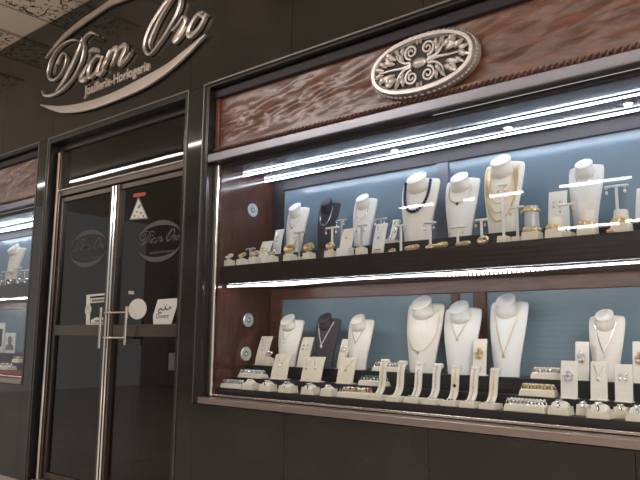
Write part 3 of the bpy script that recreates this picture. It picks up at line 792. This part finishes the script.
def bracelet(P, lab, mat='gold', R_=.026, r=.0055, tilt=0, n=1, sy=.85, wob=.25, flat=False, cat='bracelet', rz=0):
    def mk():
        m_ = MB()
        for k in range(n): m_.torus((0, 0, k * r * 1.7), R_ * (1 - .05 * k), r, 'z', 28, 6, sy, wob)
        if not flat:
            for k in range(5): a = -PI * .5 + (k - 2) * .35; m_.ball((R_ * math.cos(a), R_ * sy * math.sin(a), r * .9), r * 1.15, 6)
        return m_.mesh('bracelet', mat)
    o = link('bracelet', cm(('br', mat, R_, r, n, sy, wob, flat), mk), None, P + Vector((0, 0, r * (1 + wob) if not tilt else R_ * abs(math.sin(tilt)) * sy + r * 1.1)), 0, (tilt, 0, rz))
    tag(o, lab, cat)
def block(xp, Z, Y, wpx, lab, blab, h=.042, d=.055, bm='gold', dome=True, big=1.0, n=1, mat='cream', tilt=.75):
    P = place(xp, Z, Y); sx, sy, sz = pxm(P.x, P.y, P.z); w = max((wpx - sy * d) / sx, .05)
    e = empty('jewellery_block', P); MB().box(-w / 2, w / 2, -d / 2, d / 2, 0, h, .002, .002).build('base', mat, e, bevel=.0015)
    ch = 0
    if dome:
        ch = .008
        MB().lathe([(.98, 0), (.95, .5 * ch), (.7, ch), (.1, ch * 1.15)], 20, (0, 0, h - .001), w * .36, d * .36).build('cushion', 'ivory', e)
    tag(e, lab, 'display block')
    if blab: bracelet(P + Vector((0, 0, h + ch * .9)), blab, bm, min(w * .40, .030) * big, .0062 * big, tilt, n)
    return P
def cuffblock(xp, Z, Y, wpx, lab, blab, bm='silver', h=.040, d=.07, k=1.0):
    """cream block carrying a rounded pillow with a cuff or watch round it"""
    P = place(xp, Z, Y); sx, sy, sz = pxm(P.x, P.y, P.z); w = max((wpx - sy * d) / sx, .06)
    e = empty('jewellery_block', P)
    MB().box(-w / 2, w / 2, -d / 2, d / 2, 0, h * .78, .004, .004).box(-w / 2 + .004, -w / 2 + .010, -d / 2 + .004, d / 2 - .004, h * .7, h).box(w / 2 - .010, w / 2 - .004, -d / 2 + .004, d / 2 - .004, h * .7, h).build('base', 'cream', e, bevel=.0015)
    R_ = min(w * .34, .030) * k; m_ = MB(); rg = []
    for i, (x, s_) in enumerate(((-.40, .35), (-.36, .8), (-.2, 1), (.2, 1), (.36, .8), (.40, .35))):
        rg.append([(x * w, R_ * s_ * math.cos(a * PI / 10), h * .62 + R_ * 1.0 * s_ * math.sin(a * PI / 10)) for a in range(11)] + [(x * w, -R_ * s_, h * .5), (x * w, R_ * s_, h * .5)][:1])
    m_.loft(rg).build('pillow', 'ivory', e)
    tag(e, lab, 'display block')
    q = MB(); pts = [(0 + .004 * math.sin(a), (R_ + .004) * math.cos(PI * a / 16), h * .64 + (R_ + .004) * math.sin(PI * a / 16)) for a in range(1, 16)]
    q.tube(pts, [.0065 if j % 2 else .0050 for j in range(len(pts))], 6, flat=1.0)
    for j in (-1, 0, 1): q.ball((.009 * j, -(R_ + .004) * .45, h * .64 + (R_ + .006) * .9), .0062, 7)
    o = q.build('bracelet', bm, None, P); tag(o, blab, 'bracelet')
STN = ['stone', 'bluestone', 'stone', 'gold', 'stone', 'greenstone', 'stone', 'redstone']
def ring_mesh(st, band='silver'):
    def mk():
        m_ = MB(); m_.torus((0, 0, .010), .0105, .0019, 'y', 12, 4); m_.m = 1; m_.ball((0, 0, .0235), .0068, 6); return m_.mesh('ring', [band, st])
    return cm(('ring', st, band), mk)
def ringtray(xp, Z, Y, wpx, d, nx, ny, lab, rlab, grp, h=.030, stones=None, band='silver'):
    P = place(xp, Z, Y); sx, sy, sz = pxm(P.x, P.y, P.z); w = (wpx - sy * d) / sx
    e = empty('ring_tray', P); bo_ = MB().box(-w / 2, w / 2, -d / 2, d / 2, 0, h, .006, .006).build('base', 'cream', e, bevel=.002)
    m_ = MB()
    for j in range(ny + 1):
        y = -d / 2 + .012 + (d - .024) * j / ny; m_.tube([(-w / 2 + .010, y, h - .001), (w / 2 - .010, y, h - .001)], .0040, 6)
    m_.build('cushion', 'ivory', e); tag(e, lab, 'ring tray')
    for j in range(ny):
        for i in range(nx):
            st = (stones or STN)[(i * 3 + j * 5 + int(xp)) % len(stones or STN)]
            X_ = -w / 2 + .018 + (w - .036) * (i + .5 * (j % 2) * .6) / max(nx - 1 + .3, 1); y = -d / 2 + .012 + (d - .024) * (j + .5) / ny
            o = link('ring', ring_mesh(st, band), None, P + Vector((X_, y, h - .001)), 0, (random.uniform(-.15, .1), 0, random.uniform(-.4, .4)))
            tag(o, rlab, 'ring', grp)
def strapramp(xp, Z, Y, xtop, hpx, lab, blab, bm='gold', wtray=None, gem=False, side=''):
    """flat tray with an S-curved strap ramp rising at its back"""
    P = place(xp, Z, Y); sx, sy, sz = pxm(P.x, P.y, P.z); h = hpx / sz; w = .080; d = .095; rw = .040
    e = empty('bracelet_ramp', P)
    MB().box(-w / 2, w / 2, -d / 2, d / 2, 0, .024, .003, .003).build('tray', 'cream', e, bevel=.0015)
    MB().box(-w / 2 + .008, w / 2 - .008, -d / 2 + .008, d / 2 - .03, .0235, .0260).build('tray_pad', 'ivory', e.children[0] if e.children else e)
    prof = smooth([(-.03, .027), (-.005, .034), (.018, .058), (.028, .09), (.034, h - .05), (.048, h - .015), (.066, h)], 4)
    rg = []
    for (y, z) in prof: rg.append([(-rw / 2, y, z), (rw / 2, y, z), (rw / 2, y + .007, z - .004), (-rw / 2, y + .007, z - .004)])
    MB().loft(rg).build('ramp', 'ivory', e)
    MB().tube([(-rw / 2 - .002, .060, h - .008), (rw / 2 + .002, .060, h - .008)], .012, 10).build('top_roll', 'white', e)
    tag(e, lab, 'bracelet ramp')
    q = MB(); pts = [(.002 * math.sin(i * 2.1), y - .0035, z + .002) for i, (y, z) in enumerate(prof[2:-3])]
    q.tube(pts, [.0034 if j % 2 else .0022 for j in range(len(pts))], 5); q.m = 1
    q.ball(pts[len(pts) // 2], .0085 if gem else .005, 7)
    for s_ in (-.016, .0, .016): q.ball((s_, -.028 + s_ * .2, .0300), .0045, 6)
    n = q.build('bracelet', [bm, 'dark' if gem else bm], None, P); tag(n, blab, 'bracelet')
def bangle(xp, Z, Y, R_, lab, mat='gold', tilt=.75, r=.0045, n=1, cat='bangle'):
    bracelet(place(xp, Z, Y), lab, mat, R_, r, tilt, n, cat=cat)

# ---- upper shelf, front row (Z1) --------------------------------------------------
F1 = .155
block(229, Z1, F1, 12.5, 'small cream block nearest the left end of the upper shelf', 'whitish gold bracelet on the leftmost cream block of the upper shelf', bm='pearl')
block(242, Z1, F1, 12.5, 'small cream block with gold cuff, second from left on upper shelf', 'knobbly gold cuff on the second cream block of the upper shelf', bm='gold')
block(254.5, Z1, F1 - .01, 13.5, 'small cream block in front of the twin drop stand at upper left', 'pinkish gold bracelet on the block before the twin drop stand', bm='pink')
tstand(250, Z1, .235, 9, 19, 'small dark twin stand behind the three leftmost cream blocks', 'disc', 'acrylic', 'pair of silver drops on the small dark twin stand at upper left', 'silver')
card(261, Z1, .235, 15, 26, 'leaning ivory card left of the tall narrow card on upper shelf', 'row of fine gold studs on the leaning ivory card at upper left', 'gold', kind=1)
block(272, Z1, F1, 13.5, 'cream block in front of the tall narrow ivory card', 'slim silver bracelet on the block below the tall narrow card', bm='silver')
card(275.5, Z2, .33, 11, 26, 'tall narrow ivory card beside the left back frame of upper shelf', 'pendant on the tall narrow card by the back frame', 'silver', mat='white', lean=.2)
block(290, Z1, F1, 14.5, 'cream block with gold and green bracelets below the small white bust', 'thick yellow gold bracelet in front of the leftmost upper bust', bm='gold', big=1.25, n=2)
card(287, Z1, .22, 12, 27, 'ivory card behind the thick yellow gold bracelet', 'rose gold studs on the card behind the thick gold bracelet', 'pink', kind=1)
tstand(299, Z1, .22, 11, 31, 'acrylic stand on cream base at right of the leftmost upper bust', 'box', 'acrylic', 'pair of gold drops hanging before the leftmost upper bust', 'gold')
block(309, Z1, F1, 14, 'cream block with stacked bracelets left of the navy bust', 'stacked gold bracelet left of the navy bust', bm='gold', big=1.15, n=2)
block(330.5, Z1, F1, 13.5, 'cream block in front of the navy bust', 'beaded gold bracelet in front of the navy bust', bm='gold', n=2)
tstand(332, Z1, .215, 13, 33, 'clear stand with hanging drops in front of the navy bust', 'disc', 'white', 'pair of long rose drops in front of the navy bust', 'pink')
tstand(341.5, Z2, .36, 10, 30, 'tall acrylic stand just right of the navy bust', 'disc', 'acrylic', 'pair of silver drops just right of the navy bust', 'silver')
P_ = block(345, Z1, .165, 18.5, 'wide white block under a card between navy bust and next white bust', None, h=.05, dome=False, mat='white')
card(345, Z1 + .0505, .175, 15, 21, 'ivory card standing on the wide white block', 'rose gold pendant on the card over the wide white block', 'pink')
block(361.5, Z1, .165, 12.5, 'cream block base in front of the second upper white bust', None, h=.045, dome=False)
tstand(361.5, Z1 + .0455, .165, 10.5, 23, 'acrylic stand on block in front of the second upper white bust', 'disc', 'acrylic', 'pair of silver drops before the second upper white bust', 'silver')
card(377, Z1, .19, 15, 33, 'white card with long chain left of the wavy ivory ramp', 'thin silver pendant on the white card left of the wavy ramp', 'silver', mat='white', lean=.25)
tstand(381, Z2, .38, 12, 28, 'double acrylic stand behind the white card with long chain', 'disc', 'acrylic', 'pair of pale drops on the double stand behind the white card', 'pearl')
bangle(377, Z1, .14, .020, 'small gold ring set at the foot of the white chain card')
strapramp(391, Z2, .36, 392, 26, 'wavy ivory ramp just left of the blue-beaded bust', 'fine silver bracelet on the wavy ramp by the blue-beaded bust', 'silver')
bangle(392, Z1, .17, .017, 'little gold flower bangle below the wavy ivory ramp', tilt=.8)
tstand(401, Z1, .20, 13, 29, 'white stand with silver drops at left foot of the blue-beaded bust', 'disc', 'white', 'pair of silver drops at left foot of the blue-beaded bust', 'silver')
bangle(412, Z1, .155, .034, 'broad gold bangle in front of the blue-beaded bust', tilt=.45, r=.007)
tstand(430.5, Z1, .20, 12, 29, 'white disc-topped stand in front of the blue-beaded bust', 'disc', 'white', 'pair of silver hoops on the disc-topped stand', 'silver', disc=True)
bangle(430, Z1, .15, .020, 'small gold bangle at the foot of the disc-topped stand', tilt=.7)
bangle(441, Z1, .165, .029, 'chunky gold bangle right of the disc-topped stand', tilt=.5, r=.008)
tstand(458, Z1, .21, 17, 23, 'low white stand in front of the dark choker bust', 'disc', 'white', 'pair of gold clusters in front of the dark choker bust', 'gold')
bangle(463, Z1, .15, .032, 'open gold bangle lying below the dark choker bust', tilt=.4, r=.006)
tstand(482, Z1, .20, 12, 28, 'white stand at left foot of the gold-chain bust', 'disc', 'white', 'pair of gold drops at left foot of the gold-chain bust', 'gold')
bangle(483, Z1, .145, .023, 'oval gold bangle at left foot of the gold-chain bust', tilt=1.0, r=.007)
tstand(504, Z1, .155, 9, 60, 'tall white post stand with long chains in front of the gold-chain bust', 'box', 'white', 'pair of long gold chains on the tall white post stand', 'gold')
tstand(518, Z1, .21, 14, 38, 'white stand on cream base at right foot of the gold-chain bust', 'box', 'white', 'pair of gold drops at right foot of the gold-chain bust', 'gold')
def cylstand(xp, Z, Y, wpx, hpx, lab, blabs, mats, cm_='acrylic', bw=None):
    P = place(xp, Z, Y); sx, sy, sz = pxm(P.x, P.y, P.z); h = hpx / sz; r_ = wpx / sx * .36
    e = empty('bracelet_cylinder', P); bh = .045
    MB().box(-r_ * 1.22, r_ * 1.22, -.036, .036, 0, bh, .003, .003).build('base', 'cream', e, bevel=.004)
    MB().lathe([(r_, bh - .001), (r_ * .96, h * .7), (r_ * .88, h - .004), (r_ * .8, h)], 24).build('cylinder', cm_, e)
    tag(e, lab, 'bracelet stand')
    for k, (bl, bm_) in enumerate(zip(blabs, mats)):
        t = (.0 if k == 0 else .74); z = bh + .001 + (h - bh) * t
        bracelet(P + Vector((0, 0, z)), bl, bm_, r_ * 1.07 if k == 0 else r_ * 1.0, .0065, 0, 1, 1.0, .35)
cylstand(532.5, Z1, .175, 20, 36, 'glass cylinder with two bracelets right of the gold-chain bust', ['lower gold bracelet on the cylinder right of the gold-chain bust', 'upper gold bracelet on the cylinder right of the gold-chain bust'], ['gold', 'gold'])
card(557, Z2, .34, 20, 38, 'tall ivory card with pearl earrings left of the plain white bust', 'pair of pearl earrings on the tall ivory card', 'pearl', kind=1, mat='white', lean=.15)
cylstand(556, Z1, .165, 20, 22, 'short cream cylinder with gold bangle below the pearl earring card', ['gold beaded bangle on the short cream cylinder'], ['gold'], 'ivory')
tstand(569, Z1, .22, 18, 37, 'white stand on cream base between pearl card and plain white bust', 'box', 'white', 'pair of gold drops beside the plain white bust', 'gold')
cylstand(588, Z1, .165, 21, 26, 'cream cylinder with gold bangle in front of the plain white bust', ['gold bangle on the cylinder in front of the plain white bust'], ['gold'], 'ivory')
card(588, Z1, .24, 16, 39, 'ivory card leaning on the foot of the plain white bust', 'pearl cluster brooch on the card before the plain white bust', 'pearl', kind=2, lean=.15)
tstand(618, Z2, .33, 24, 37, 'wide white stand with pearl drops near the right edge of upper shelf', 'disc', 'white', 'pair of big pearl drops near the right edge of upper shelf', 'pearl')
cylstand(622, Z1, .165, 22, 24, 'cream cylinder with gold bangle at right end of upper shelf', ['thick gold bangle at right end of upper shelf'], ['gold'], 'ivory')
bangle(610.5, Z1, .13, .012, 'tiny gold ring at left foot of the rightmost cylinder')
card(642, Z2, .33, 16, 34, 'white card cut by the right edge of the photo, upper shelf', None, mat='white')
card(655, Z1, .2, 16, 34, 'ivory card just past the right edge on upper shelf', None)

# upper busts
b = bust(293.5, 24, 51, Z2, .385, 'white', 'smallest white bust at the left end of the upper shelf'); necklace(b, 'u', 'silver', 'thin silver necklace on the leftmost upper bust', .30, .52, pend=('silver', 1))
b = bust(325, 24, 53, Z2, .385, 'navy', 'navy blue bust on the upper shelf'); necklace(b, 'u', 'silver', 'white beaded necklace on the navy bust', .36, .56, .0028)
b = bust(361.5, 26, 54, Z2, .385, 'white', 'white bust on upper shelf between navy bust and wavy ramp'); necklace(b, 'u', 'silver', 'thin curved necklace on the bust right of the navy one', .32, .55)
b = bust(417, 40, 70, Z2, .385, 'ivory', 'large white bust wearing the blue bead necklace'); necklace(b, 'bead', 'blue', 'long dark blue bead necklace on large white bust', .45, .68, .0100, top=.88)
b = bust(460, 37, 66, Z2, .385, 'white', 'tall white bust with dark-beaded choker'); necklace(b, 'u', 'gold', 'choker with dark beads on tall white bust', .26, .66, .0030, pend=('dark', .8), top=.80)
b = bust(502, 43, 80, Z2, .385, 'ivory', 'largest white bust draped in gold chains')
for i, (dr, sp_, r_) in enumerate(((.38, .60, .0024), (.48, .66, .0028), (.60, .72, .0032), (.70, .80, .0048))):
    necklace(b, 'u', 'gold', ('innermost', 'second', 'third', 'outermost and heaviest')[i] + ' gold chain on the largest white bust', dr, sp_, r_, top=.86)
b = bust(586, 38, 68, Z2, .385, 'white', 'plain-necked white bust at right of the upper shelf'); necklace(b, 'u', 'silver', 'pale thin necklace on the right-hand upper bust', .22, .5)
# faint bust beyond the frame edge
# ---- lower display --------------------------------------------------------------
F2 = .165
ringtray(232, L1, .165, 31, .075, 7, 3, 'cream ring tray at the left end of the lowest step', 'ring with clear or blue stone in leftmost front tray', 'rings in the leftmost front tray', h=.022, stones=['stone', 'bluestone', 'stone'])
ringtray(253, L2, .285, 32, .075, 7, 3, 'cream ring tray on middle step below the disc lights', 'ring with clear stone in tray below the disc lights', 'rings in the tray below the disc lights', h=.022, stones=['stone', 'stone', 'bluestone'])
card(260, L3, .385, 16, 29, 'leaning cream card left of the leftmost lower bust', 'silver pendant on the card left of the leftmost lower bust', 'silver', mat='cream')
block(269, L3, .37, 9, 'tiny cream block between leaning card and leftmost lower bust', 'small silver bracelet beside the leftmost lower bust', bm='silver', h=.05, d=.04)
card(302, L3, .385, 16, 30, 'cream card between the leftmost lower bust and charcoal bust', 'silver earrings on the card between ivory and charcoal busts', 'silver', kind=1, mat='cream')
card(340.5, L3, .385, 13, 30, 'cream card right of the charcoal bust', 'silver earrings on the card right of the charcoal bust', 'silver', kind=1, mat='cream')
b = bust(287, 27, 50, L3, .415, 'ivory', 'ivory bust at the left end of the lower display'); necklace(b, 'v', 'silver', 'fine silver necklace on the leftmost lower bust', .34, .56, pend=('silver', .8))
b = bust(324, 27, 53.5, L3, .415, 'charcoal', 'charcoal bust in the lower display'); necklace(b, 'v', 'stone', 'sparkling white necklace on the charcoal bust', .42, .66, .0034, pend=('stone', 1.2), top=.86)
b = bust(357.5, 28, 54, L3, .415, 'ivory', 'ivory bust right of the charcoal bust in lower display'); necklace(b, 'v', 'silver', 'fine silver necklace on the ivory bust beside the charcoal one', .36, .56)
b = bust(422, 40, 75, L3, .425, 'ivory', 'tall ivory bust with two long pendants in lower display')
necklace(b, 'u', 'gold', 'long gold necklace on the tall ivory bust', .50, .84, .0022, pend=('gold', .8), top=.78); necklace(b, 'u', 'silver', 'short silver choker on the tall ivory bust', .10, .5, .002, top=.84)
b = bust(460, 40, 72, L3, .425, 'white', 'white bust in front of the wooden back posts'); necklace(b, 'v', 'gold', 'v-shaped gold necklace on the bust before the wooden posts', .36, .64, .0020, pend=('gold', .8), top=.86)
b = bust(507, 41, 82, L3, .425, 'white', 'large white bust with long gold chain right of the wooden posts'); necklace(b, 'v', 'gold', 'long thin gold chain on the large white lower bust', .56, .72, .0020, pend=('gold', 1), top=.84)
b = bust(607, 39, 71, L3, .415, 'ivory', 'ivory bust at the right of the lower display'); necklace(b, 'v', 'silver', 'silver v necklace on the right-hand lower bust', .46, .62, .0020, pend=('silver', .8))
card(278, L2, .275, 20, 25, 'wide cream card below the leftmost lower bust', 'rose silver pendant on the wide card below the leftmost bust', 'silver', mat='cream')
card(305, L2, .275, 13, 24, 'cream card left of its twin below the charcoal bust', 'silver pendant on left card below the charcoal bust', 'silver', mat='cream')
card(313.5, L2, .265, 17, 25, 'wide cream card in front, below the charcoal bust', 'clear stone pendant on the wide card below the charcoal bust', 'silver', mat='cream')
card(344, L2, .27, 20, 26, 'wide cream card below the ivory bust beside charcoal', 'gold pendant on wide card below the ivory bust beside charcoal', 'gold', mat='cream')
FRT = .150
fb = [(250.5, 19, 'first'), (268, 20, 'second'), (288, 21, 'third'), (310.5, 20.5, 'fourth'), (329, 19, 'fifth')]
for x_, w_, n_ in fb:
    cuffblock(x_, L1, FRT, w_, 'cream pillow block, %s of five in a row on the lowest step at left' % n_, 'silver white cuff on the %s of five pillow blocks' % n_, 'silver' if n_ in ('second', 'third', 'fourth') else 'pearl')
ringtray(356, L1, .165, 41, .085, 9, 3, 'large ring tray with coloured stones right of the five pillow blocks', 'ring in the large tray right of the five pillow blocks', 'rings in the large tray right of the pillow blocks', stones=['redstone', 'greenstone', 'stone', 'gold', 'stone'], band='gold', h=.026)
ringtray(374, L2, .285, 34, .07, 7, 2, 'ring tray on middle step behind the large coloured-stone tray', 'ring in the tray behind the large coloured-stone tray', 'rings behind the large coloured-stone tray', stones=['stone', 'bluestone', 'greenstone'], h=.024)
ringtray(388, L3, .375, 34, .055, 8, 2, 'highest ring tray left of the bust with two pendants', 'ring in the high tray left of the two-pendant bust', 'rings in the high tray left of the two-pendant bust', stones=['stone', 'gold', 'bluestone'], h=.022)
ords = ['leftmost', 'second from left', 'third from left', 'middle', 'third from right', 'second from right', 'rightmost']
tx = [379, 397, 415, 433, 452, 471, 491]
for i, x_ in enumerate(tx):
    strapramp(x_, L1, .160, 0, 40, 'cream tray with curved ramp, %s of the seven in lower display' % ords[i], 'bracelet laid on the %s of the seven curved ramps' % ords[i], ['gold', 'pink', 'silver', 'silver', 'gold', 'pink', 'gold'][i], gem=(i == 4))
card(479, L3, .37, 15, 37, 'narrow ivory card with gold flower before the wooden posts', 'gold flower brooch on the narrow ivory card', 'gold', kind=2, lean=.12)
ringtray(527, L1, .165, 49, .08, 10, 3, 'front ring tray of the three stepped trays at lower right', 'ring in the front one of the three stepped trays', 'rings in the front stepped tray', band='silver', stones=['stone', 'gold', 'stone'], h=.028)
ringtray(539, L2, .285, 42, .07, 9, 3, 'middle ring tray of the three stepped trays at lower right', 'ring in the middle one of the three stepped trays', 'rings in the middle stepped tray', band='gold', stones=['stone', 'stone', 'gold'], h=.028)
ringtray(550, L3, .375, 41, .06, 9, 2, 'rear ring tray of the three stepped trays at lower right', 'ring in the rear one of the three stepped trays', 'rings in the rear stepped tray', band='silver', stones=['stone', 'gold', 'stone'], h=.026)
card(582, L3, .37, 15, 39, 'tall ivory card immediately left of the right-hand lower bust', 'silver flower brooch on the card left of the right-hand lower bust', 'silver', kind=2, lean=.12)
card(569, L2, .25, 18, 38, 'ivory card right of the stepped trays', 'silver bow brooch on the card right of the stepped trays', 'silver', kind=2, lean=.12)
card(599, L2, .25, 18, 39, 'ivory card in front of the right-hand lower bust', 'silver pendant on the card in front of the right-hand lower bust', 'silver', lean=.12)
card(624, L2, .25, 19, 38, 'ivory card at right foot of the right-hand lower bust', 'silver earrings on the card at right foot of the right-hand bust', 'silver', kind=1, lean=.12)
card(641, L3, .37, 17, 42, 'tall ivory card cut by the right edge of the photo, lower display', 'rose brooch on the card at the right edge of lower display', 'pink', kind=2, lean=.12)
cuffblock(561, L1, .155, 28, 'large cream cuff block right of the front stepped tray', 'silver mesh cuff on the block right of the front stepped tray', 'silver', .036, .075, 1.15)
cuffblock(584.5, L1, .20, 15, 'small cream block with ring between two large cuff blocks', 'silver cluster on the small block between two cuff blocks', 'silver', .045, .05)
cuffblock(600.5, L1, .140, 29, 'largest cream cuff block in front of the right-hand lower bust', 'wide silver cuff on the largest cuff block', 'silver', .036, .075, 1.2)
cuffblock(622, L1, .20, 17, 'small cream block with ring near the right edge of lowest step', 'silver cluster on small block near right edge of lowest step', 'silver', .045, .05)
cuffblock(640, L1, .140, 30, 'cream cuff block cut by the right edge of the photo', 'silver cuff on the block cut by the right edge', 'silver', .036, .075, 1.15)

# ---- far left window contents -----------------------------------------------------
b = bust(12, 16, 34, Z2, .30, 'ivory', 'small white bust in the far left window'); 
for i, x_ in enumerate((2, 11, 20, 27)):
    bangle(x_, Z1, .17 + .02 * (i % 2), .03, ('silver bangle at the left photo edge in the far left window', 'silver bangle below the small white bust, far left window', 'silver bangle right of the small white bust, far left window', 'rightmost silver bangle on the shelf of the far left window')[i], 'silver', tilt=.9, r=.008, n=2)
for i, x_ in enumerate((5, 16, 24)):
    tstand(x_, Z1, .24, 9, 16 + 3 * (i % 2), ('small stand at left edge of the far left window shelf', 'small stand in the middle of the far left window shelf', 'small stand at right of the far left window shelf')[i], 'disc', 'white', ('pair of silver drops at left edge of far left window', 'pair of silver drops mid shelf of far left window', 'pair of silver drops at right of far left window')[i], 'silver')
def poster(x0, x1, ztop, zbot, Y, lab, dark):
    X0, X1 = colX(x0, Y, 1.1), colX(x1, Y, 1.1)
    e = empty('picture_stand', ((X0 + X1) / 2, Y, L3)); h = (X1 - X0) / 2; H = ztop - L3
    MB().box(-h, h, 0, .012, 0, H).build('board', 'sticker', e, bevel=.002)
    m_ = MB()
    if dark:   # head-and-shoulders figure printed in grey
        plate(m_, [(-h * .8, .03), (h * .8, .03), (h * .75, H * .35), (h * .3, H * .48), (-h * .3, H * .48), (-h * .7, H * .33)], -.002, 0)
        plate(m_, [(h * .42 * math.cos(a * .4), H * .66 + H * .19 * math.sin(a * .4)) for a in range(16)], -.002, 0)
    else: plate(m_, [(-h * .6, H * .2), (h * .6, H * .2), (h * .6, H * .8), (-h * .6, H * .8)], -.002, 0)
    m_.build('print', 'stickergrey' if dark else 'ink', e); tag(e, lab, 'picture')
poster(-4, 3.5, 1.27, 0, .42, 'white picture board at the left photo edge in far left window', False)
poster(5, 15, 1.17, 0, .40, 'picture of a grey figure standing in the far left window', True)
ringtray(6, L1, .17, 22, .09, 6, 3, 'ring tray at left photo edge on the red cloth', 'silver ring in the tray at the left photo edge', 'rings in the far left window front tray', h=.03)
ringtray(18, L2, .285, 14, .07, 5, 2, 'upper ring tray in the far left window', 'silver ring in the upper tray of the far left window', 'rings in the upper tray of far left window', h=.03)
xr = LWX1 - .065
tag(MB().box(-8, xr, .096, .104, .80, .845).build('cloth_edge', 'red', None, sm=False), 'red cloth hanging over the front step in the far left window', 'cloth')
